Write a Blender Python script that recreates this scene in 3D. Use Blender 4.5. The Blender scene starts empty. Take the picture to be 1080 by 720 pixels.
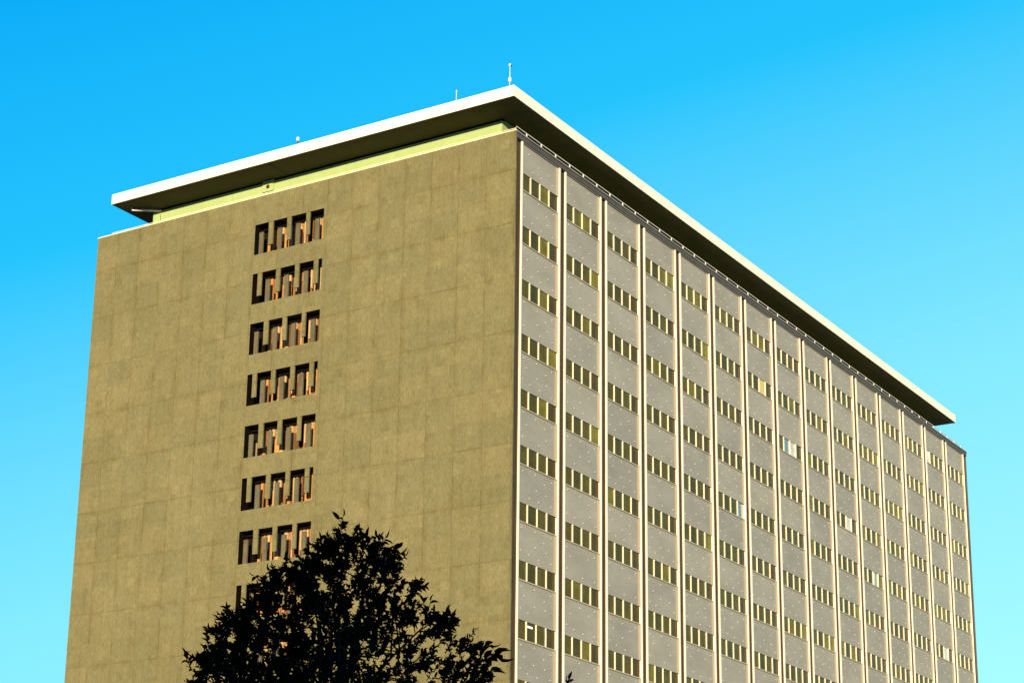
import bpy, bmesh, math, random
from mathutils import Vector, Matrix, noise

# ------------------------------------------------------------------ camera, sky, sun, exposure
scene = bpy.context.scene
COL = scene.collection
EYE = Vector((64.0146, -102.6867, 1.7))
CR = Vector((0.84294048, 0.53776317, 0.01619009))
CU = Vector((0.14256347, -0.25228198, 0.95709428))
CF = Vector((-0.51877452, 0.8044654, 0.28932408))
cam_d = bpy.data.cameras.new('camera')
cam = bpy.data.objects.new('camera', cam_d)
COL.objects.link(cam)
cam.matrix_world = Matrix(((CR.x, CU.x, -CF.x, EYE.x), (CR.y, CU.y, -CF.y, EYE.y), (CR.z, CU.z, -CF.z, EYE.z), (0, 0, 0, 1)))
cam_d.sensor_fit = 'HORIZONTAL'
cam_d.sensor_width = 36.0
cam_d.lens = 36.0 * 2117.53 / 1080.0
cam_d.shift_x = 31.95 / 1080.0
cam_d.shift_y = 98.94 / 1080.0
cam_d.clip_start = 0.1
cam_d.clip_end = 6000
scene.camera = cam

SUN_EL = math.radians(6.5)
GRAZE = math.radians(28.0)                       # horizontal angle between the sun and the windowed face
SD = Vector((math.sin(GRAZE) * math.cos(SUN_EL), -math.cos(GRAZE) * math.cos(SUN_EL), math.sin(SUN_EL)))   # towards the sun
SUN_ROT = math.atan2(SD.x, SD.y)

world = bpy.data.worlds.new('World')
scene.world = world
world.use_nodes = True
wn, wl = world.node_tree.nodes, world.node_tree.links
wn.clear()
w_out = wn.new('ShaderNodeOutputWorld')
w_bg = wn.new('ShaderNodeBackground')
w_sky = wn.new('ShaderNodeTexSky')
w_sky.sky_type = 'NISHITA'
w_sky.sun_disc = False
w_sky.sun_elevation = SUN_EL
w_sky.sun_rotation = SUN_ROT
w_sky.air_density = 1.0
w_sky.dust_density = 0.3
w_sky.ozone_density = 3.0
w_hsv = wn.new('ShaderNodeHueSaturation')
w_hsv.inputs['Hue'].default_value = 0.47
w_hsv.inputs['Saturation'].default_value = 1.6
w_hsv.inputs['Value'].default_value = 1.0
w_bg.inputs['Strength'].default_value = 0.15
wl.new(w_sky.outputs['Color'], w_hsv.inputs['Color'])
# clear evening air: deep blue overhead, pale cyan towards the horizon and to the right of the tower
w_tc = wn.new('ShaderNodeTexCoord')
w_dot = wn.new('ShaderNodeVectorMath')
w_dot.operation = 'DOT_PRODUCT'
w_dot.inputs[1].default_value = (0.26 * CR - 0.965 * CU)[:]
w_map = wn.new('ShaderNodeMapRange')
w_map.inputs['From Min'].default_value = -0.9
w_map.inputs['From Max'].default_value = 0.35
w_ramp = wn.new('ShaderNodeValToRGB')
SKY = [(-0.9, (0.010, 0.10, 0.34)), (-0.29, (0.0, 0.385, 0.95)), (-0.14, (0.02, 0.56, 1.0)), (0.03, (0.25, 0.84, 1.0)), (0.18, (0.42, 0.99, 1.0)), (0.34, (0.46, 0.98, 1.0))]
e_ = w_ramp.color_ramp.elements
while len(e_) < len(SKY):
    e_.new(0.5)
for el, (t_, c_) in zip(e_, SKY):
    el.position = (t_ + 0.9) / 1.25
    el.color = (*c_, 1)
w_mul = wn.new('ShaderNodeVectorMath')
w_mul.operation = 'SCALE'
w_mul.inputs['Scale'].default_value = 4.0
w_mix = wn.new('ShaderNodeMix')
w_mix.data_type = 'RGBA'
w_mix.inputs[0].default_value = 0.94
wl.new(w_tc.outputs['Generated'], w_dot.inputs[0])
wl.new(w_dot.outputs['Value'], w_map.inputs['Value'])
wl.new(w_map.outputs['Result'], w_ramp.inputs['Fac'])
wl.new(w_ramp.outputs['Color'], w_mul.inputs[0])
wl.new(w_hsv.outputs['Color'], w_mix.inputs[6])
wl.new(w_mul.outputs['Vector'], w_mix.inputs[7])
wl.new(w_mix.outputs[2], w_bg.inputs['Color'])
wl.new(w_bg.outputs['Background'], w_out.inputs['Surface'])

sun_d = bpy.data.lights.new('sun', 'SUN')
sun_d.energy = 5.0
sun_d.angle = math.radians(0.5)
sun_d.color = (1.0, 0.80, 0.50)
sun = bpy.data.objects.new('sun', sun_d)
COL.objects.link(sun)
sun.rotation_euler = SD.to_track_quat('Z', 'Y').to_euler()
sun.location = (60, -200, 120)

scene.view_settings.view_transform = 'Standard'
scene.view_settings.look = 'None'
scene.view_settings.exposure = 0.75
scene.view_settings.gamma = 1.0
scene.view_settings.use_curve_mapping = False
scene.render.resolution_x = 1024
scene.render.resolution_y = 682

rnd = random.Random(11)


# ------------------------------------------------------------------ materials
def mat(name, color, rough=0.7, spec=0.3, metal=0.0):
    m = bpy.data.materials.new(name)
    m.use_nodes = True
    b = m.node_tree.nodes['Principled BSDF']
    b.inputs['Base Color'].default_value = (*color, 1)
    b.inputs['Roughness'].default_value = rough
    b.inputs['Specular IOR Level'].default_value = spec
    b.inputs['Metallic'].default_value = metal
    return m


class NT:
    def __init__(self, m):
        self.t = m.node_tree
        self.b = self.t.nodes['Principled BSDF']
        self.co = self.t.nodes.new('ShaderNodeTexCoord').outputs['Object']

    def link(self, a, b):
        self.t.links.new(a, b)

    def node(self, kind, **kw):
        n = self.t.nodes.new(kind)
        for k, v in kw.items():
            if k in n.inputs:
                if hasattr(v, 'is_linked'):
                    self.link(v, n.inputs[k])
                else:
                    n.inputs[k].default_value = v
            else:
                setattr(n, k, v)
        return n

    def scale(self, s, src=None):
        n = self.node('ShaderNodeMapping')
        n.inputs['Scale'].default_value = s
        self.link(src or self.co, n.inputs['Vector'])
        return n.outputs['Vector']

    def noise(self, s, detail=4, rough=0.55, src=None):
        n = self.node('ShaderNodeTexNoise', Detail=detail, Roughness=rough)
        n.inputs['Scale'].default_value = 1.0
        self.link(self.scale(s, src), n.inputs['Vector'])
        return n.outputs['Fac']

    def ramp(self, fac, stops):
        n = self.node('ShaderNodeValToRGB')
        e = n.color_ramp.elements
        while len(e) < len(stops):
            e.new(0.5)
        for el, (p, c) in zip(e, stops):
            el.position = p
            el.color = (*c, 1)
        self.link(fac, n.inputs['Fac'])
        return n.outputs['Color']

    def mix(self, a, b, fac, mode='MIX'):
        n = self.t.nodes.new('ShaderNodeMix')
        n.data_type = 'RGBA'
        n.blend_type = mode
        for sock, v in ((n.inputs[0], fac), (n.inputs[6], a), (n.inputs[7], b)):
            if hasattr(v, 'is_linked'):
                self.link(v, sock)
            else:
                sock.default_value = v if not isinstance(v, tuple) else (*v, 1)[:4]
        return n.outputs[2]

    def bump(self, h, strength, dist=0.02):
        n = self.node('ShaderNodeBump')
        n.inputs['Strength'].default_value = strength
        n.inputs['Distance'].default_value = dist
        self.link(h, n.inputs['Height'])
        self.link(n.outputs['Normal'], self.b.inputs['Normal'])


def g(v):
    return (v, v, v)


def stone_mat(name, base, light, dark):
    m = mat(name, base, 0.85, 0.15)
    n = NT(m)
    sep = n.node('ShaderNodeSeparateXYZ')
    n.link(n.co, sep.inputs['Vector'])
    add = n.node('ShaderNodeMath', operation='ADD')
    n.link(sep.outputs['X'], add.inputs[0])
    n.link(sep.outputs['Y'], add.inputs[1])
    cmb = n.node('ShaderNodeCombineXYZ')
    n.link(add.outputs[0], cmb.inputs['X'])
    n.link(sep.outputs['Z'], cmb.inputs['Y'])
    v = cmb.outputs['Vector']

    def brick(w, h, mortar, off, seed):
        b = n.node('ShaderNodeTexBrick', offset=off, offset_frequency=2, squash=1.0)
        b.inputs['Color1'].default_value = (0.0, 0.0, 0.0, 1)
        b.inputs['Color2'].default_value = (1.0, 1.0, 1.0, 1)
        b.inputs['Mortar'].default_value = (0.5, 0.5, 0.5, 1)
        b.inputs['Scale'].default_value = 1.0
        b.inputs['Mortar Size'].default_value = mortar
        b.inputs['Mortar Smooth'].default_value = 0.5
        b.inputs['Brick Width'].default_value = w
        b.inputs['Row Height'].default_value = h
        mp = n.node('ShaderNodeMapping')
        mp.inputs['Location'].default_value = (seed, seed * 0.37, 0)
        n.link(v, mp.inputs['Vector'])
        n.link(mp.outputs['Vector'], b.inputs['Vector'])
        return b
    big = brick(2.18, 3.746, 0.05, 0.0, 100.3)
    small = brick(0.727, 0.6243, 0.012, 0.5, 57.1)
    mid = brick(2.18, 1.873, 0.0, 0.0, 100.3)
    # large clouds of tone, streaks that run down the stone, fine grain
    c = n.ramp(n.noise((0.16, 0.16, 0.12), 5, 0.6), [(0.3, dark), (0.5, base), (0.72, light)])
    streak = n.noise((2.6, 2.6, 0.22), 5, 0.65)
    c = n.mix(c, n.ramp(streak, [(0.3, g(0.74)), (0.52, g(1.0)), (0.75, g(1.16))]), 0.35, 'MULTIPLY')
    c = n.mix(c, n.ramp(small.outputs['Color'], [(0.0, (0.88, 0.88, 0.86)), (0.12, (0.96, 0.96, 0.95)), (0.6, g(1.0)), (0.93, g(1.03)), (1.0, (1.13, 1.11, 1.07))]), 0.9, 'MULTIPLY')
    c = n.mix(c, n.ramp(mid.outputs['Color'], [(0.0, (0.91, 0.93, 0.91)), (1.0, (1.08, 1.06, 1.02))]), 0.8, 'MULTIPLY')
    blot = n.noise((2.4, 2.4, 1.3), 6, 0.7)
    c = n.mix(c, n.ramp(blot, [(0.36, (0.84, 0.81, 0.74)), (0.52, g(1.0)), (0.7, (1.08, 1.09, 1.10))]), 0.5, 'MULTIPLY')
    grain = n.noise((9, 9, 3.2), 3, 0.7)
    c = n.mix(c, n.ramp(grain, [(0.25, g(0.70)), (0.75, g(1.28))]), 0.85, 'MULTIPLY')
    # joints come and go
    jn = n.noise((0.7, 0.7, 0.7), 3)
    jv = n.node('ShaderNodeMath', operation='MULTIPLY')
    n.link(big.outputs['Fac'], jv.inputs[0])
    n.link(n.ramp(jn, [(0.42, g(0.10)), (0.70, g(0.62))]), jv.inputs[1])
    c = n.mix(c, (0.5, 0.46, 0.38, 1), jv.outputs[0], 'MULTIPLY')
    wide = brick(2.18, 3.746, 0.42, 0.0, 100.3)          # rust-brown weathering that follows some joints
    wide.inputs['Mortar Smooth'].default_value = 1.0
    ws = n.node('ShaderNodeMath', operation='MULTIPLY')
    n.link(wide.outputs['Fac'], ws.inputs[0])
    n.link(n.ramp(n.noise((0.9, 0.9, 0.5), 5, 0.7), [(0.45, g(0.0)), (0.66, g(0.75))]), ws.inputs[1])
    c = n.mix(c, (0.84, 0.73, 0.58, 1), ws.outputs[0], 'MULTIPLY')
    jw = n.node('ShaderNodeMath', operation='MULTIPLY')
    n.link(small.outputs['Fac'], jw.inputs[0])
    n.link(n.ramp(jn, [(0.4, g(0.3)), (0.6, g(0.0))]), jw.inputs[1])
    c = n.mix(c, (0.6, 0.57, 0.5, 1), jw.outputs[0], 'MULTIPLY')
    n.link(c, n.b.inputs['Base Color'])
    n.bump(grain, 0.35, 0.03)
    return m


M = {}
M['stone'] = stone_mat('olive_limestone', (0.172, 0.156, 0.075), (0.183, 0.167, 0.083), (0.160, 0.142, 0.066))
M['upright_stone'] = stone_mat('grey_limestone', (0.125, 0.108, 0.066), (0.14, 0.125, 0.075), (0.105, 0.09, 0.05))


def speckled(name, color, amount=0.12, rough=0.6, spec=0.3, s=(1.2, 1.2, 0.35)):
    m = mat(name, color, rough, spec)
    n = NT(m)
    a = n.noise(s, 5, 0.65)
    b = n.noise((9, 9, 5), 3, 0.6)
    lo, hi = 1 - amount, 1 + amount
    c = n.mix((*color, 1), n.ramp(a, [(0.3, g(lo)), (0.7, g(hi))]), 1.0, 'MULTIPLY')
    c = n.mix(c, n.ramp(b, [(0.3, g(1 - amount * .6)), (0.7, g(1 + amount * .6))]), 1.0, 'MULTIPLY')
    n.link(c, n.b.inputs['Base Color'])
    return m


M['panel'] = speckled('grey_metal_panel', (0.302, 0.277, 0.226), 0.12, 0.6, 0.2, (0.5, 0.25, 0.6))
_n = NT(M['panel'])
_g = _n.node('ShaderNodeNewGeometry')
_old = _n.b.inputs['Base Color'].links[0].from_socket
_n.link(_n.mix(_old, _n.ramp(_g.outputs['Random Per Island'], [(0.0, (0.91, 0.92, 0.93)), (0.5, g(1.0)), (1.0, (1.08, 1.07, 1.05))]), 1.0, 'MULTIPLY'), _n.b.inputs['Base Color'])
M['stud'] = mat('pale_metal_stud', (0.46, 0.41, 0.35), 0.5, 0.3)
M['fin'] = speckled('white_painted_fin', (0.75, 0.70, 0.57), 0.06, 0.45, 0.4)
M['gap'] = speckled('brown_recess_metal', (0.045, 0.030, 0.020), 0.2, 0.6)
M['header'] = speckled('grey_header_metal', (0.075, 0.065, 0.055), 0.15, 0.55)
M['header_edge'] = speckled('pale_header_lip', (0.26, 0.23, 0.19), 0.1, 0.5)
M['white'] = speckled('white_roof_paint', (0.82, 0.77, 0.62), 0.07, 0.5, 0.3)
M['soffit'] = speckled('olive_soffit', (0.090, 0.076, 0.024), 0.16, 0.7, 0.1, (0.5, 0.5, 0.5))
M['bounce_paint'] = speckled('tan_painted_bounce', (0.42, 0.33, 0.22), 0.08, 0.6)  # warm bounce from the fins, put into the colour
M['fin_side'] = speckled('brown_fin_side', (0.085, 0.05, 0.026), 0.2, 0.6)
M['green'] = speckled('pale_green_wall', (0.335, 0.43, 0.175), 0.06, 0.7)
M['coping'] = speckled('cream_coping', (0.70, 0.66, 0.42), 0.06, 0.6)
M['rail'] = mat('white_rail_paint', (0.78, 0.76, 0.70), 0.4, 0.4)
M['roofing'] = speckled('roof_gravel', (0.25, 0.24, 0.22), 0.2, 0.9)
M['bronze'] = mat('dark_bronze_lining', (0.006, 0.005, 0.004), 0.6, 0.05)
M['dark_glass'] = mat('dark_recess_glass', (0.012, 0.010, 0.006), 0.35, 0.0)
M['amber'] = speckled('amber_sunlit_strip', (0.43, 0.215, 0.065), 0.3, 0.7)
M['tan'] = speckled('tan_sunlit_strip', (0.46, 0.34, 0.165), 0.2, 0.7)
M['umber'] = speckled('umber_halflit_strip', (0.27, 0.135, 0.052), 0.4, 0.8, 0.2, (2.5, 2.5, 0.6))
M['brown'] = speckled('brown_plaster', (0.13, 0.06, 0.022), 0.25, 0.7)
M['mullion'] = mat('cream_mullion_paint', (0.68, 0.61, 0.46), 0.45, 0.35)
M['sill'] = mat('tan_sill_metal', (0.42, 0.35, 0.24), 0.5, 0.3)


def pane_mat(name, stops, rough=0.12, spec=0.09, streak=0.5):
    m = mat(name, (0.1, 0.08, 0.01), rough, spec)
    n = NT(m)
    geo = n.node('ShaderNodeNewGeometry')
    c = n.ramp(geo.outputs['Random Per Island'], stops)
    fold = n.noise((0.1, 7.0, 0.15), 3, 0.6)          # curtain folds seen through the tinted glass
    c = n.mix(c, n.ramp(fold, [(0.35, g(0.62)), (0.65, g(1.3))]), streak, 'MULTIPLY')
    soft = n.noise((0.5, 0.9, 1.1), 3, 0.6)
    c = n.mix(c, n.ramp(soft, [(0.35, g(0.7)), (0.65, g(1.25))]), 0.7, 'MULTIPLY')
    n.link(c, n.b.inputs['Base Color'])
    n.b.inputs['Specular Tint'].default_value = (0.9, 0.75, 0.25, 1)
    return m


M['pane'] = pane_mat('olive_tinted_glass', [(0.0, (0.028, 0.020, 0.003)), (0.3, (0.055, 0.041, 0.005)), (0.55, (0.085, 0.064, 0.007)),
                                            (0.8, (0.060, 0.034, 0.006)), (0.90, (0.125, 0.10, 0.010)), (1.0, (0.175, 0.14, 0.014))])
M['pane_gold'] = pane_mat('gold_lit_glass', [(0.0, (0.10, 0.076, 0.007)), (0.5, (0.145, 0.115, 0.010)), (1.0, (0.19, 0.155, 0.016))])
M['pane_cream'] = pane_mat('cream_blind_glass', [(0.0, (0.58, 0.43, 0.16)), (1.0, (0.58, 0.43, 0.16))], streak=0.15)
M['pane_white'] = pane_mat('white_sky_glare_glass', [(0.0, (0.58, 0.58, 0.54)), (1.0, (0.58, 0.58, 0.54))], streak=0.15)  # sky reflection in open panes, put into a white base colour
M['pane_sky'] = mat('sky_mirroring_glass', (0.40, 0.34, 0.34), 0.12, 0.5, 0.95)
M['lamp'] = mat('fluorescent_tube', (0.9, 0.9, 0.8), 0.5)
_b = M['lamp'].node_tree.nodes['Principled BSDF']
_b.inputs['Emission Color'].default_value = (1, 0.95, 0.75, 1)
_b.inputs['Emission Strength'].default_value = 1.2


# ------------------------------------------------------------------ mesh helpers
class MB:
    """collects boxes, quads and tubes; build() links them as ONE mesh object"""

    def __init__(self):
        self.v, self.f, self.mi, self.smooth = [], [], [], []

    def face(self, idx, mi=0, sm=False):
        self.f.append(idx)
        self.mi.append(mi)
        self.smooth.append(sm)

    def box(self, a, b, mi=0, skip=''):
        x0, y0, z0 = a
        x1, y1, z1 = b
        n = len(self.v)
        self.v += [(x0, y0, z0), (x1, y0, z0), (x1, y1, z0), (x0, y1, z0), (x0, y0, z1), (x1, y0, z1), (x1, y1, z1), (x0, y1, z1)]
        for k, q in (('b', (0, 3, 2, 1)), ('t', (4, 5, 6, 7)), ('-y', (0, 1, 5, 4)), ('+x', (1, 2, 6, 5)), ('+y', (2, 3, 7, 6)), ('-x', (3, 0, 4, 7))):
            if k not in skip.split(','):
                self.face(tuple(n + i for i in q), mi)
        return self

    def quad(self, pts, mi=0):
        n = len(self.v)
        self.v += [tuple(p) for p in pts]
        self.face(tuple(range(n, n + len(pts))), mi)
        return self

    def tube(self, pts, radii, seg=8, mi=0, cap=True):
        rings = []
        prev = None
        for i, p in enumerate(pts):
            p = Vector(p)
            d = (Vector(pts[min(i + 1, len(pts) - 1)]) - Vector(pts[max(i - 1, 0)])).normalized()
            ref = Vector((0, 0, 1)) if abs(d.z) < 0.9 else Vector((1, 0, 0))
            if prev is None:
                a = d.cross(ref).normalized()
            else:
                a = (prev - d * prev.dot(d))
                a = a.normalized() if a.length > 1e-5 else d.cross(ref).normalized()
            prev = a
            b = d.cross(a)
            n = len(self.v)
            for s in range(seg):
                t = 2 * math.pi * s / seg
                self.v.append(tuple(p + (a * math.cos(t) + b * math.sin(t)) * radii[i]))
            rings.append(n)
        for r0, r1 in zip(rings, rings[1:]):
            for s in range(seg):
                s2 = (s + 1) % seg
                self.face((r0 + s, r0 + s2, r1 + s2, r1 + s), mi, True)
        if cap:
            self.face(tuple(rings[0] + s for s in reversed(range(seg))), mi)
            self.face(tuple(rings[-1] + s for s in range(seg)), mi)
        return self

    def ball(self, c, r, seg=10, mi=0):
        c = Vector(c)
        k = seg // 2
        pts = [c + Vector((0, 0, -r * math.cos(math.pi * i / k))) for i in range(k + 1)]
        return self.tube(pts, [max(r * math.sin(math.pi * i / k), r * 0.02) for i in range(k + 1)], seg, mi)

    def build(self, name, mats, parent=None, kind=None):
        me = bpy.data.meshes.new(name)
        me.from_pydata(self.v, [], self.f)
        for m in (mats if isinstance(mats, (list, tuple)) else [mats]):
            me.materials.append(m)
        me.polygons.foreach_set('material_index', self.mi)
        me.polygons.foreach_set('use_smooth', self.smooth)
        me.update()
        o = bpy.data.objects.new(name, me)
        COL.objects.link(o)
        if parent:
            o.parent = parent
        if kind:
            o['kind'] = kind
        return o


def bevel(o, w):
    b = o.modifiers.new('bevel', 'BEVEL')
    b.width = w
    b.segments = 2
    b.limit_method = 'ANGLE'
    return o


def thing(name, label, cat, loc=(0, 0, 0), group=None):
    o = bpy.data.objects.new(name, None)
    COL.objects.link(o)
    o.location = loc
    o.empty_display_size = 0.5
    return tag(o, label, cat, group)


def tag(o, label, cat, group=None):
    o['label'] = label
    o['category'] = cat
    if group:
        o['group'] = group
    return o


# ------------------------------------------------------------------ ground
MB().quad([(-1500, -1500, 0), (1500, -1500, 0), (1500, 1500, 0), (-1500, 1500, 0)]).build(
    'ground', speckled('pale_paving', (0.24, 0.22, 0.19), 0.2, 0.9, 0.2, (0.3, 0.3, 0.3)), kind='structure')

# ------------------------------------------------------------------ the office tower
ZT = 58.9325                    # top of the white fins; the near corner is the origin
H = 3.74593                     # floor to floor
Y0, BAYW, PITCH = 1.0141, 4.9001, 5.7
XS = 0.0836                     # stone end wall stands this far proud of the fins
WA = 37.024
NB = 15
YEND = Y0 + PITCH * (NB - 1) + BAYW + 1.0
COP = ZT + 0.36                 # stone top under the coping
PANEL_X = -0.13
GAP_X = -0.20
tower = thing('office_tower', 'tall office tower with olive stone end wall, white fins and overhanging flat white roof', 'building')

# --- stone end walls, the near one with nine holes
WL, WR, WT, WH = -21.694, -15.5746, ZT - 1.773, 2.2922
NROW = 9
END_T = 0.14
DEPTH = 1.05
bottom = WT - (NROW - 1) * H - WH
mb = MB()
zs = [0.0]
for r in reversed(range(NROW)):
    zs += [WT - r * H - WH, WT - r * H]
zs.append(COP)
xs_ = [XS - WA, WL, WR, XS]
idx = {}
for i, x in enumerate(xs_):
    for j, z in enumerate(zs):
        idx[i, j] = len(mb.v)
        mb.v.append((x, 0.0, z))
for i in range(3):
    for j in range(len(zs) - 1):
        if i == 1 and j % 2 == 1:
            continue
        mb.face((idx[i, j], idx[i + 1, j], idx[i + 1, j + 1], idx[i, j + 1]))
# sides, back and top close the wall
mb.quad([(XS, 0, 0), (XS, END_T, 0), (XS, END_T, COP), (XS, 0, COP)])
mb.quad([(XS - WA, END_T, 0), (XS - WA, 0, 0), (XS - WA, 0, COP), (XS - WA, END_T, COP)])
mb.quad([(XS - WA, 0, COP), (XS, 0, COP), (XS, END_T, COP), (XS - WA, END_T, COP)])
endwall = mb.build('end_wall', M['stone'], tower)
MB().box((GAP_X - .02, YEND - END_T, 0), (-0.09, YEND - .002, COP - .002), 0, '-x').build('corner_trim', M['header'], tower)
far = MB().box((XS - WA, YEND - END_T, 0), (GAP_X - 0.025, YEND, COP)).build('end_wall', M['stone'], tower)

# core behind the end wall and behind the bays (keeps light out of the inside)
core = MB()
core.box((XS - WA + 0.3, DEPTH + 0.45, 0), (GAP_X - 0.05, YEND - END_T - 0.02, COP - 0.45), 0)
core.build('structural_core', M['bronze'], tower)
MB().box((XS - WA + 0.05, END_T + 0.02, 0.0), (XS - WA + 0.25, YEND - END_T - 0.02, COP - 0.02)).build('rear_wall', M['stone'], tower)

# --- screened openings in the end wall
W = WR - WL
PA = dict(hang=[(.197, .262), (.466, .524), (.742, .795)], rise=[(.062, .118), (.332, .388), (.595, .652), (.872, .930)])
PB = dict(hang=[(.070, .128), (.338, .396), (.612, .670), (.880, .938)], rise=[(.190, .250), (.462, .520), (.738, .796)])
for r in range(NROW):
    zt = WT - r * H
    zb = zt - WH
    rc = MB()
    e = 0.003
    # lining: ceiling, floor, two jambs, back
    D = DEPTH
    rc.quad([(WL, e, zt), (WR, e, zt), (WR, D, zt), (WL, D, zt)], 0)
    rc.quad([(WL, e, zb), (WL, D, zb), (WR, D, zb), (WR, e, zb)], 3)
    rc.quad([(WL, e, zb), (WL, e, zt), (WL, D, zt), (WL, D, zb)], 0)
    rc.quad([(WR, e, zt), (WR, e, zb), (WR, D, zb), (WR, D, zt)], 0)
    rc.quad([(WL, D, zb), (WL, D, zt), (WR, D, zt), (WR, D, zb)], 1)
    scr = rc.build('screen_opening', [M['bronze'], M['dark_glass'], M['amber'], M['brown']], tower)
    pat = PA if r % 2 == 0 else PB
    for a, b in pat['hang']:
        u = MB().box((WL + a * W, 0.02, zb + WH * rnd.uniform(.235, .26)), (WL + b * W, 0.13, zt + 0.0), 0, 't').build('hanging_upright', M['stone'], scr)
    for a, b in pat['rise']:
        u = MB().box((WL + a * W, 0.04, zb), (WL + b * W, 0.16, zb + WH * rnd.uniform(.715, .745)), 0, 'b').build('rising_upright', M['upright_stone'], scr)
    # invented strips at the back; their warm tones stand for sunlit patches
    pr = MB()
    pr.box((WL + .01, D - .30, zt - .22), (WR - .01, D - .21, zt - .004), 3, 't')  # dark band added to imitate the shade under the ceiling
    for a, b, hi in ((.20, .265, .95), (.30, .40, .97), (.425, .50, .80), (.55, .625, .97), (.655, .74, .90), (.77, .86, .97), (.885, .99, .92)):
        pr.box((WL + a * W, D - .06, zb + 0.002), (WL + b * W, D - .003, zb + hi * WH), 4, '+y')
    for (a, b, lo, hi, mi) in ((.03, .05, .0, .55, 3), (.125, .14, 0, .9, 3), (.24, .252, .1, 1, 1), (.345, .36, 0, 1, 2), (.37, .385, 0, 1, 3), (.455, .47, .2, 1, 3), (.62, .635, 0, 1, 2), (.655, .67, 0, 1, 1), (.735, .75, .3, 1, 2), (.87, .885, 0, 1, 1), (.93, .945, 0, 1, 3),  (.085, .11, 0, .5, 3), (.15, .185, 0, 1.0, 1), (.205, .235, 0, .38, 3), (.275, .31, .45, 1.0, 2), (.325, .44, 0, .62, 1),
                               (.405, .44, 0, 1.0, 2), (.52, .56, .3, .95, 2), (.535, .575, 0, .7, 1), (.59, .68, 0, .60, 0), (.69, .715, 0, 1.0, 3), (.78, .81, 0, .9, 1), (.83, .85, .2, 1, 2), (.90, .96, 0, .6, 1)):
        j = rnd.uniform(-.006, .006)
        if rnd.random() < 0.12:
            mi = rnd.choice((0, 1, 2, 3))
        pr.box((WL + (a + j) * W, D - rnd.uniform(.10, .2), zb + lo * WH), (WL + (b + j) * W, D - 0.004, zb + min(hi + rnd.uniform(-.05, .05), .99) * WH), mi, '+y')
    pr.build('recess_strip', [M['brown'], M['amber'], M['tan'], M['bronze'], M['umber']], scr)

# --- windowed bays
STUDS = [(.45, .13), (.19, .38), (.68, .30), (.45, .54), (.09, .73), (.72, .57), (.53, .83), (.86, .80), (.86, .12), (.10, .12), (.28, .80)]
VIS = [11, 10, 10, 10, 10, 9, 9, 9, 9, 9, 8, 8, 8, 8, 7]
WINH = 1.19
SILL0 = ZT - 3.325
FINW = 0.145
SPECIAL = {(6, 1, 2): 'cream', (7, 2, 1): 'sky', (7, 2, 2): 'white', (5, 4, 3): 'sky', (9, 3, 2): 'white', (10, 4, 2): 'skywhite', (13, 5, 2): 'white', (13, 0, 0): 'white',
           (0, 0, 2): 'gold', (0, 1, 2): 'gold', (0, 2, 2): 'gold', (0, 3, 3): 'gold', (1, 0, 1): 'gold', (1, 2, 2): 'gold', (3, 2, 1): 'gold', (4, 0, 1): 'gold', (4, 0, 2): 'gold', (4, 2, 1): 'gold',
           (2, 9, 1): 'gold', (1, 7, 1): 'gold', (2, 5, 0): 'gold', (5, 0, 1): 'gold', (6, 0, 1): 'gold', (6, 0, 2): 'gold', (3, 0, 2): 'gold', (3, 0, 3): 'gold'}
PM = [M['pane'], M['pane_gold'], M['pane_cream'], M['pane_white'], M['pane_sky'], M['mullion'], M['sill'], M['lamp']]
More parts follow.
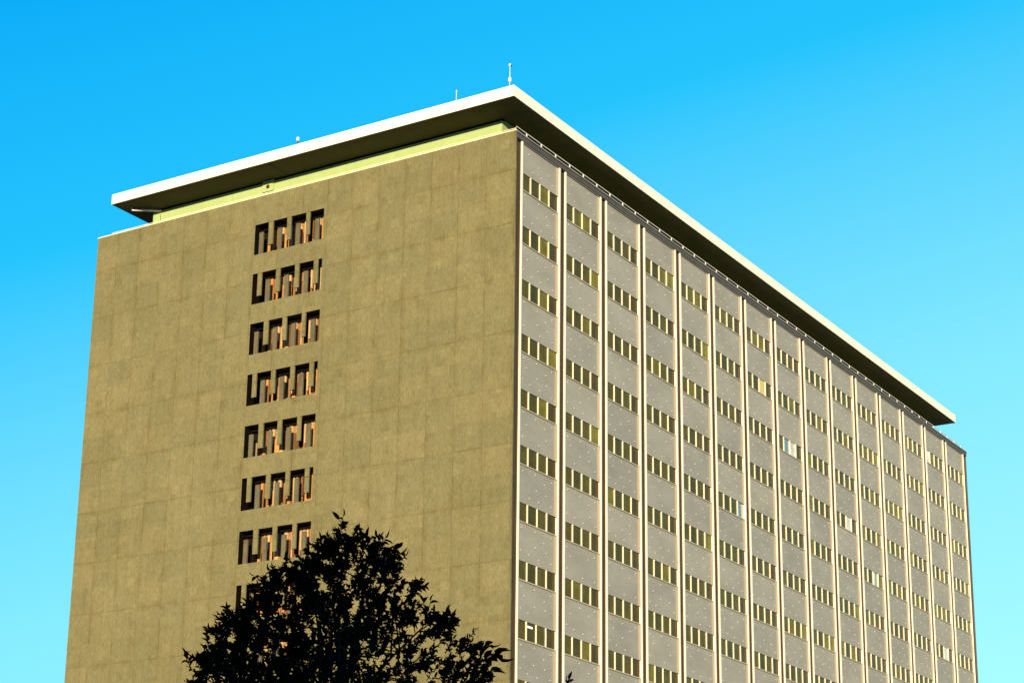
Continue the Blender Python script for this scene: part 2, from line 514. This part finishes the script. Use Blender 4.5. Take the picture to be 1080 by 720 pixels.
for k in range(NB):
    ya = Y0 + PITCH * k
    yb = ya + BAYW
    pa, pb = ya + FINW / 2, yb - FINW / 2           # panel extents between the fins
    n = VIS[k]
    zlast = SILL0 - H * (n - 1)
    pm = MB()
    tops = [ZT - 0.06] + [SILL0 - H * i - 0.10 for i in range(n)]
    for i in range(n + 1):
        zt = tops[i]
        zb = (SILL0 - H * i + WINH) if i < n else 0.0
        pm.quad([(PANEL_X, pa, zb), (PANEL_X, pb, zb), (PANEL_X, pb, zt), (PANEL_X, pa, zt)], 0)
        if i < n:
            pm.quad([(PANEL_X, pa, zb), (PANEL_X - 0.1, pa, zb), (PANEL_X - 0.1, pb, zb), (PANEL_X, pb, zb)], 0)
        hgt = H - WINH - 0.10
        for (u, v) in STUDS:
            if i == n:
                continue
            y = pa + (pb - pa) * u
            z = (zb + hgt) - hgt * v
            y += rnd.uniform(-.07, .07)
            z += rnd.uniform(-.07, .07)
            if z > zt - 0.08 or rnd.random() < .16:
                continue
            s = 0.021
            pm.box((PANEL_X, y - s, z - s * 1.7), (PANEL_X + 0.055, y + s, z + s * 1.7), 1, '-x')
        if i < n:      # added swelling at each right margin; its tan imitates light bounced off the fin
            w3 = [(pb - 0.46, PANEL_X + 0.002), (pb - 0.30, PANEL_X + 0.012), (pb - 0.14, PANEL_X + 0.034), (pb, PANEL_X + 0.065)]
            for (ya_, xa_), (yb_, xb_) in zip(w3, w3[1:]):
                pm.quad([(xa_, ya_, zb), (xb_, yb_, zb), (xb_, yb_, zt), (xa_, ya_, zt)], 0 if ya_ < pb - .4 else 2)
    bay = pm.build('facade_bay', [M['panel'], M['stud'], M['bounce_paint']], tower)
    for q, yc in enumerate((ya, yb)):
        fm = MB().box((GAP_X, yc - FINW / 2, 0.0), (0.0, yc + FINW / 2, ZT), 0, '-x')
        if q == 0:
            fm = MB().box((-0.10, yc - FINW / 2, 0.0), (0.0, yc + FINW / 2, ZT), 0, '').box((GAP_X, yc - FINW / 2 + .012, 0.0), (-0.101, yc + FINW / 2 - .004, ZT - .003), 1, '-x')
        fm.build('fin', [M['fin'], M['fin_side']], bay)
    MB().box((PANEL_X, pa, ZT - 0.06), (-0.03, pb, ZT + 0.0), 0, '-x').build('bay_lip', M['header_edge'], bay)
    for i in range(n):
        zs0 = SILL0 - H * i
        wm = MB()
        gx = PANEL_X - 0.06
        q = (pb - pa) / 4
        for j in range(4):
            t = SPECIAL.get((k, i, j))
            mi = {None: 0, 'gold': 1, 'cream': 2, 'white': 3, 'sky': 4, 'skywhite': 4}[t]
            y1, y2 = pa + q * j, pa + q * (j + 1)
            if t is None and k >= 9 and rnd.random() < 0.22:
                mi = 1
            elif t is None and rnd.random() < 0.06:
                mi = 1
            tilt = 0.0
            if t == 'skywhite':
                m_ = y1 + q * 0.5
                wm.quad([(gx, y1, zs0), (gx, m_, zs0), (gx, m_, zs0 + WINH), (gx, y1, zs0 + WINH)], 3)
                wm.quad([(gx, m_, zs0), (gx, y2, zs0), (gx, y2, zs0 + WINH), (gx, m_, zs0 + WINH)], 4)
            else:
                wm.quad([(gx + tilt, y1, zs0), (gx + tilt, y2, zs0), (gx, y2, zs0 + WINH), (gx, y1, zs0 + WINH)], mi)
        for j in range(1, 4):
            yc = pa + q * j
            wm.box((gx, yc - 0.024, zs0), (PANEL_X + 0.035, yc + 0.024, zs0 + WINH), 5, '-x')
        wm.box((PANEL_X - 0.1, pa, zs0 - 0.10), (PANEL_X + 0.07, pb, zs0 - 0.035), 6, '-x')
        wm.box((gx - 0.02, pa, zs0 - 0.035), (PANEL_X + 0.02, pb, zs0), 6, '-x')
        if (k, i) == (0, 8):
            y1 = pa + q * 1.18
            wm.box((gx, y1, zs0 + 0.86), (gx + 0.012, y1 + q * .5, zs0 + 0.97), 7, '-x')
        wm.build('window', PM, bay)

# brown recess strips between the bays, as one backing wall
gp = MB()
edges = [END_T] + sum([[Y0 + PITCH * k - FINW / 2 + .05, Y0 + PITCH * k + BAYW + FINW / 2 - .05] for k in range(NB)], []) + [YEND - END_T]
for a, b in zip(edges[0::2], edges[1::2]):
    gp.quad([(GAP_X + 0.004, a - .0, 0), (GAP_X + 0.004, b, 0), (GAP_X + 0.004, b, ZT), (GAP_X + 0.004, a, ZT)])
gp.build('recess_backing', M['gap'], tower)

# header band over the fins, with its lip, and the coping
hd = MB()
hd.box((GAP_X - 0.2, END_T + 0.004, ZT), (0.035, YEND - END_T - 0.004, COP - 0.004), 0)
hd.build('header_band', M['header'], tower)
MB().box((-0.5, END_T, COP), (XS + 0.02, YEND - END_T, COP + 0.09)).build('coping', M['header_edge'], tower)
cp = MB()
cp.box((XS - WA - 0.03, -0.035, COP), (XS + 0.03, END_T - 0.003, COP + 0.075))
cp.build('coping', M['coping'], tower)
MB().box((XS - WA - 0.03, YEND - END_T + .003, COP), (XS + 0.03, YEND + 0.03, COP + 0.1)).build('coping', M['coping'], tower)
MB().box((XS - WA + 0.3, END_T, COP - 0.4), (-0.5, YEND - END_T, COP - 0.1)).build('roof_deck', M['roofing'], tower)

# penthouse under the slab
PY, PX1, PX0 = 0.50, -1.32, -32.0
ZF = ZT + 1.7398
ph = MB()
ph.box((PX0, PY, COP + 0.12), (PX1, YEND - 6.0, ZF - 0.0), 0, 't')
pent = ph.build('penthouse', M['green'], tower)
MB().box((PX0 - .004, PY - 0.006, ZF - 0.13), (PX1 + .004, PY + .3, ZF - .004)).build('painted_soffit_shadow', M['bronze'], pent)  # dark band painting the roof's shadow along the wall top
bx = MB()
bx.box((-21.55, PY - 0.10, ZT + 0.86), (-20.55, PY, ZT + 1.70), 0, '+y')
bx.tube([(-21.05, PY - 0.14, ZT + 1.22), (-21.05, PY - 0.10, ZT + 1.22)], [0.15, 0.15], 12, 1)
bx.build('vent_box', [M['green'], M['gap']], pent)
MB().box((PX0 + 0.72, PY - 0.012, COP + .12), (PX0 + 0.76, PY, ZF - .45), 0, '+y').build('door_joint', M['gap'], pent)

# roof slab: white fascia, olive soffit
SX0, SX1, SY0, SY1 = XS - WA + 3.053, XS + 1.0705, -2.0313, 80.6486
sl = MB()
sl.box((SX0, SY0, ZF), (SX1, SY1, ZF + 0.784), 0, 'b')
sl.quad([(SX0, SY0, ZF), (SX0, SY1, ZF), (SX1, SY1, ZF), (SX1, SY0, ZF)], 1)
sl.build('roof_slab', [M['white'], M['soffit']], tower)
MB().box((SX0 + .1, SY0 + .1, ZF + .787), (SX1 - .1, SY1 - .1, ZF + .80)).build('roof_deck', M['roofing'], tower)
MB().box((-19.40, SY0 + 0.02, ZF - 0.035), (-19.30, PY - .003, ZF - 0.003)).build('soffit_joint', M['gap'], tower)

# arm at the penthouse corner
A0 = Vector((-31.19, PY - 0.02, ZT + 1.58))
A1 = Vector((-32.98, -0.756, ZT + 1.58))
arm = MB()
arm.tube([A0, A1, A1 + Vector((-.03, -.02, 0.157))], [0.075, 0.075, 0.075], 8)
arm.build('davit_arm', M['rail'], pent)

# guard rails
ra = MB()
zr = COP + 0.075
y = 0.16
ra.box((XS - WA + 1.2, y, zr + 0.17), (XS - 0.1, y + 0.04, zr + 0.205))
x = XS - 0.15
while x > XS - WA + 1.2:
    ra.box((x - .04, y, zr), (x + .04, y + .045, zr + 0.168))
    x -= 1.9
ra.build('guard_rail', M['rail'], tower)
rb = MB()
zr = COP + 0.09
rb.box((-0.06, 0.25, zr + 0.30), (-0.01, YEND - 1.2, zr + 0.34))
y = 1.55
while y < YEND - 1.2:
    rb.box((-0.06, y - .045, zr), (-0.012, y + .045, zr + 0.298))
    y += 1.9
rb.build('guard_rail', M['rail'], tower)

# ------------------------------------------------------------------ masts on the roof
ZR = ZF + 0.80
m1 = thing('antenna_mast', 'slim white antenna mast with a dark topped ball, standing on the near roof corner', 'antenna', (0.55, -1.6, ZR), 'masts on the roof edge')
MB().tube([(0, 0, 0), (0, 0, 1.7)], [0.026, 0.018], 8).build('pole', M['rail'], m1)
MB().tube([(0, 0, 0.50), (0, 0, 0.56), (0, 0, 0.78), (0, 0, 0.84)], [0.04, .11, .11, .04], 10).build('collar', M['rail'], m1)
hb = MB().ball((0, 0, 1.74), 0.10, 12).build('ball_head', M['rail'], m1)
MB().ball((0.085, 0.02, 1.69), 0.062, 8).build('dark_cap', M['bronze'], hb)
m2 = thing('lightning_rod', 'thin pale rod with a crossbar, left of the tall mast on the roof', 'lightning rod', (-3.54, -1.75, ZR), 'masts on the roof edge')
MB().tube([(0, 0, 0), (0, 0, 0.95)], [0.022, 0.016], 6).build('pole', M['rail'], m2)
MB().tube([(-.1, 0, 0.80), (.1, 0, 0.80)], [0.014, 0.014], 6).build('crossbar', M['rail'], m2)
m3 = thing('roof_beacon', 'stubby white beacon on a short post halfway along the left roof edge', 'beacon', (-16.72, -1.85, ZR), 'masts on the roof edge')
MB().tube([(0, 0, 0), (0, 0, 0.32)], [0.05, 0.05], 8).build('post', M['header'], m3)
MB().tube([(0, 0, 0.30), (0, 0, .34), (0, 0, 0.56), (0, 0, .62)], [0.05, 0.11, .11, .03], 10).build('lamp_head', M['rail'], m3)


# ------------------------------------------------------------------ trees
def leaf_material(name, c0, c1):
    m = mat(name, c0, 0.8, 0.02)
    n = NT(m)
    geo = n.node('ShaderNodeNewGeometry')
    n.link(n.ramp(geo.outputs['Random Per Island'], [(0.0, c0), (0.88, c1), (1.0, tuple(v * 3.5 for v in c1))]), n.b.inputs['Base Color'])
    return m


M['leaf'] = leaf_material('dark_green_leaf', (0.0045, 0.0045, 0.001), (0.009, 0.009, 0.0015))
M['bark'] = speckled('dark_bark', (0.03, 0.024, 0.018), 0.3, 0.9, 0.1, (6, 6, 1.5))


def in_poly(x, y, P):
    c = False
    for (x1, y1), (x2, y2) in zip(P, P[1:] + P[:1]):
        if (y1 > y) != (y2 > y) and x < (x2 - x1) * (y - y1) / (y2 - y1) + x1:
            c = not c
    return c


def span(y, P):
    xs = []
    for (x1, y1), (x2, y2) in zip(P, P[1:] + P[:1]):
        if (y1 > y) != (y2 > y):
            xs.append((x2 - x1) * (y - y1) / (y2 - y1) + x1)
    return (min(xs), max(xs)) if xs else (0, 0)


def add_leaf(mb, p, d, n, L, Wd):
    d = d.normalized()
    s = d.cross(n)
    if s.length < 1e-4:
        s = d.cross(Vector((0.3, 0.5, 0.8)))
    s.normalize()
    up = s.cross(d)
    i = len(mb.v)
    fold = up * (Wd * 0.35)
    droop = -up * (L * 0.12)
    mb.v += [tuple(p), tuple(p + d * L * .3 + s * Wd * .42 + fold), tuple(p + d * L * .62 + s * Wd * .40 + fold + droop * .5), tuple(p + d * L + droop),
             tuple(p + d * L * .62 - s * Wd * .40 + fold + droop * .5), tuple(p + d * L * .3 - s * Wd * .42 + fold), tuple(p + d * L * .5)]
    mb.face((i, i + 6, i + 2, i + 1))
    mb.face((i + 6, i + 3, i + 2))
    mb.face((i, i + 5, i + 4, i + 6))
    mb.face((i + 6, i + 4, i + 3))


def rv(R):
    while True:
        v = Vector((R.uniform(-1, 1), R.uniform(-1, 1), R.uniform(-1, 1)))
        if 0.05 < v.length < 1:
            return v.normalized()


def make_tree(name, label, base, outline, shoots, extra, seed, group, loose=None):
    """outline: crown silhouette in metres (lateral, height) about the trunk; the crown has the same breadth in depth"""
    R = random.Random(seed)
    t = thing(name, label, 'tree', base, group)
    yaw = math.atan2(CR.y, CR.x)
    t.rotation_euler = (0, 0, yaw)
    hs = [h for _, h in outline]
    hmin, hmax = min(hs), max(hs)
    leaves = MB()
    twigs = MB()
    tips = []

    def shoot(p, d, L, nl, ls):
        d = d.normalized()
        mid = p + d * L * .5 + rv(R) * L * .06
        end = p + d * L
        twigs.tube([p, mid, end], [0.007, 0.005, 0.003], 4, cap=False)
        for q in range(nl):
            f = 0.15 + 0.85 * (q + R.random() * .6) / nl
            b = p + d * L * min(f, 1.0)
            o = rv(R)
            o = (o - d * o.dot(d)).normalized()
            ld = (o * R.uniform(.6, 1.1) + d * R.uniform(.35, .9) + Vector((0, 0, R.uniform(-.25, .15))))
            l = ls * R.uniform(.7, 1.25)
            add_leaf(leaves, b, ld, rv(R) * .6 + Vector((0, 0, 1)), l, l * R.uniform(.5, .75))
        add_leaf(leaves, end, d + rv(R) * .3, rv(R), ls * 1.1, ls * .42)

    # sparse clump field: keeps sky holes between boughs
    made = 0
    while made < shoots:
        u = R.uniform(min(x for x, _ in outline), max(x for x, _ in outline))
        h = R.uniform(hmin, hmax)
        if not in_poly(u, h, outline):
            continue
        a, b = span(h, outline)
        c, hw = (a + b) / 2, max((b - a) / 2, .1)
        uu = (u - c) / hw
        w = R.uniform(-1, 1) * hw * math.sqrt(max(0.0, 1 - uu * uu))
        nv = noise.noise(Vector((u * 2.6, w * 2.6, h * 2.6)) + Vector((seed, 0, 0)))
        core_ = abs(uu) < .75 and (w / hw) ** 2 < .5
        if nv < (-0.26 if core_ else -0.13) and R.random() < .85:
            continue
        if loose and loose(u, h) and R.random() < .5:
            continue
        p = Vector((u, w, h))
        out = Vector((uu, w / hw, 0)) * .7 + Vector((0, 0, R.uniform(.35, 1.1))) + rv(R) * .45
        shoot(p, out, R.uniform(.08, .2), R.randint(8, 14), R.uniform(.05, .085))
        tips.append(p)
        made += 1
    for (u, h, du, dh, L, nl, ls) in extra:
        a, b = span(min(h, hmax - .02), outline)
        shoot(Vector((u, R.uniform(-.15, .15), h)), Vector((du, R.uniform(-.2, .2), dh)), L, nl, ls)
        tips.append(Vector((u, 0, h)))
    for _ in range(int(shoots / 42)):                                # stray shoots break up the edge of the crown
        q = R.randrange(len(outline))
        (u0, h0), (u1, h1) = outline[q], outline[(q + 1) % len(outline)]
        f = R.random()
        p = Vector((u0 + (u1 - u0) * f, R.uniform(-.35, .35), h0 + (h1 - h0) * f))
        o = Vector((h0 - h1, 0, u1 - u0)).normalized()
        shoot(p - o * .08, o + Vector((0, R.uniform(-.4, .4), .35)) + rv(R) * .3, R.uniform(.12, .27), R.randint(3, 9), R.uniform(.06, .125))
    # trunk, limbs and boughs
    wood = MB()
    top = Vector((0.02, 0, hmin + (hmax - hmin) * .78))
    tr = [Vector((0, 0, -.05)), Vector((.03, .02, hmin * .5)), Vector((-.03, .03, hmin)), Vector((.03, -.02, (hmin + top.z) / 2)), top]
    wood.tube(tr, [.15, .115, .095, .055, .02], 10)
    for q in range(16):
        f = R.uniform(.0, .75)
        s = tr[2].lerp(top, f)
        e = min(R.sample(tips, 30), key=lambda p: abs(math.atan2(p.y, p.x) - (q / 16 * 2 * math.pi - math.pi)) + (0 if p.z > s.z + .3 else 9))
        m = s.lerp(e, .5) + Vector((0, 0, .12))
        r0 = .042 * (1 - f * .6)
        wood.tube([s, m, e], [r0, r0 * .6, .008], 6)
        for _ in range(9):
            g0 = s.lerp(m, R.uniform(.5, 1)) if R.random() < .4 else m.lerp(e, R.random())
            e2 = min(R.sample(tips, 25), key=lambda p: (p - g0).length if (p - g0).length > .2 else 9)
            wood.tube([g0, g0.lerp(e2, .5) + Vector((0, 0, .03)), e2], [.012, .009, .005], 5, cap=False)
    tk = wood.build('trunk', M['bark'], t)
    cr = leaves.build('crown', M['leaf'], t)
    twigs.build('twig', M['bark'], cr)
    return t


FH = Vector((CF.x, CF.y, 0)).normalized()
RH = Vector((FH.y, -FH.x, 0))
OUT = [(-1.75, 4.9), (-1.53, 5.45), (-1.47, 5.62), (-1.40, 5.88), (-1.34, 5.98), (-1.26, 6.10), (-1.06, 6.16), (-.90, 6.34), (-.82, 6.58), (-.70, 6.66), (-.56, 6.54), (-.42, 6.62), (-.30, 6.94),
       (-.12, 7.02), (-.03, 7.10), (.08, 7.02), (.20, 6.98), (.32, 7.02), (.42, 6.96), (.52, 6.80), (.72, 6.58), (.80, 6.44), (.56, 6.28), (.66, 6.12), (.95, 6.22), (1.14, 6.08), (1.32, 5.98), (1.45, 5.80), (1.52, 5.55),
       (1.85, 5.1), (1.9, 4.5), (1.5, 3.6), (.8, 3.0), (-.8, 2.9), (-1.6, 3.5), (-2.1, 4.2)]
EXTRA = [(-.08, 7.05, .1, 1, .30, 6, .10), (-.02, 7.22, -.5, .8, .16, 1, .13), (-.26, 6.95, -.25, 1, .16, 7, .09), (.30, 6.95, .12, 1, .20, 9, .085), (.12, 7.0, 0, 1, .18, 6, .09), (.50, 6.75, .25, 1, .20, 8, .085), (-.66, 6.66, -.05, 1, .20, 9, .085),
         (-.84, 6.56, -.2, 1, .20, 8, .085), (-1.02, 6.22, -.4, .7, .14, 7, .08), (-1.30, 6.12, -.2, 1, .20, 10, .085), (-1.50, 5.86, -.15, 1, .20, 10, .085), (-1.66, 5.60, -.4, .8, .18, 8, .085), (.70, 6.5, .8, .45, .20, 9, .085),
         (.55, 6.25, .9, .3, .25, 4, .10), (.98, 6.15, 0.1, 1, .16, 7, .08), (1.18, 6.05, .3, 1, .18, 9, .09), (1.30, 5.86, .9, .15, .34, 9, .12), (1.48, 5.78, 1, .12, .24, 6, .18), (1.40, 5.62, 1, -.1, .26, 6, .15), (1.66, 5.84, .9, .35, .10, 0, .12),
         (1.0, 5.95, .6, .6, .25, 5, .12), (.9, 6.2, .3, .9, .2, 4, .1)]
tb = Vector((EYE.x, EYE.y, 0)) + FH * 22.0 + RH * (-1.50)
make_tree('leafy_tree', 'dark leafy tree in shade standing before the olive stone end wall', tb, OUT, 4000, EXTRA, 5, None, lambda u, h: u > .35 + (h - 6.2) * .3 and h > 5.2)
OUT2 = [(-.75, 4.4), (-.5, 4.8), (-.2, 5.05), (0, 5.12), (.25, 5.0), (.55, 4.75), (.8, 4.4), (.85, 3.8), (.5, 3.0), (-.4, 2.9), (-.85, 3.6)]
tb2 = Vector((EYE.x, EYE.y, 0)) + FH * 22.0 + RH * 1.02
make_tree('leafy_tree', 'small tree whose topmost leaf just peeks over the bottom edge under the windowed face', tb2, OUT2, 420, [(-.02, 5.22, -.05, 1, .30, 4, .09), (-.03, 5.50, .3, 1, .06, 2, .10)], 9, None)

# ------------------------------------------------------------------ unseen block added behind the camera to shade the trees
SDH = Vector((SD.x, SD.y, 0)).normalized()
c = Vector((EYE.x, EYE.y, 0)) + SDH * 62
nb = thing('added_shade_block', 'plain brick block added out of view behind the viewer to shade the trees', 'building', c)
nb.rotation_euler = (0, 0, math.atan2(SDH.y, SDH.x) + math.pi / 2)
brick = speckled('brown_brick', (0.22, 0.13, 0.09), 0.2, 0.9)
w_ = MB()
w_.box((-40, 0, 0), (40, 14, 20.5))
w_.build('wall', brick, nb)
MB().box((-40.3, -.3, 20.5), (40.3, 14.3, 20.9)).build('roof', M['roofing'], nb)
for fl in range(5):
    wb = MB()
    for q in range(16):
        wb.box((-38.4 + q * 4.9, 14.0, 1.6 + fl * 3.8), (-35.6 + q * 4.9, 14.06, 3.6 + fl * 3.8), 0, '-y')
    wb.build('window_row', M['dark_glass'], nb)
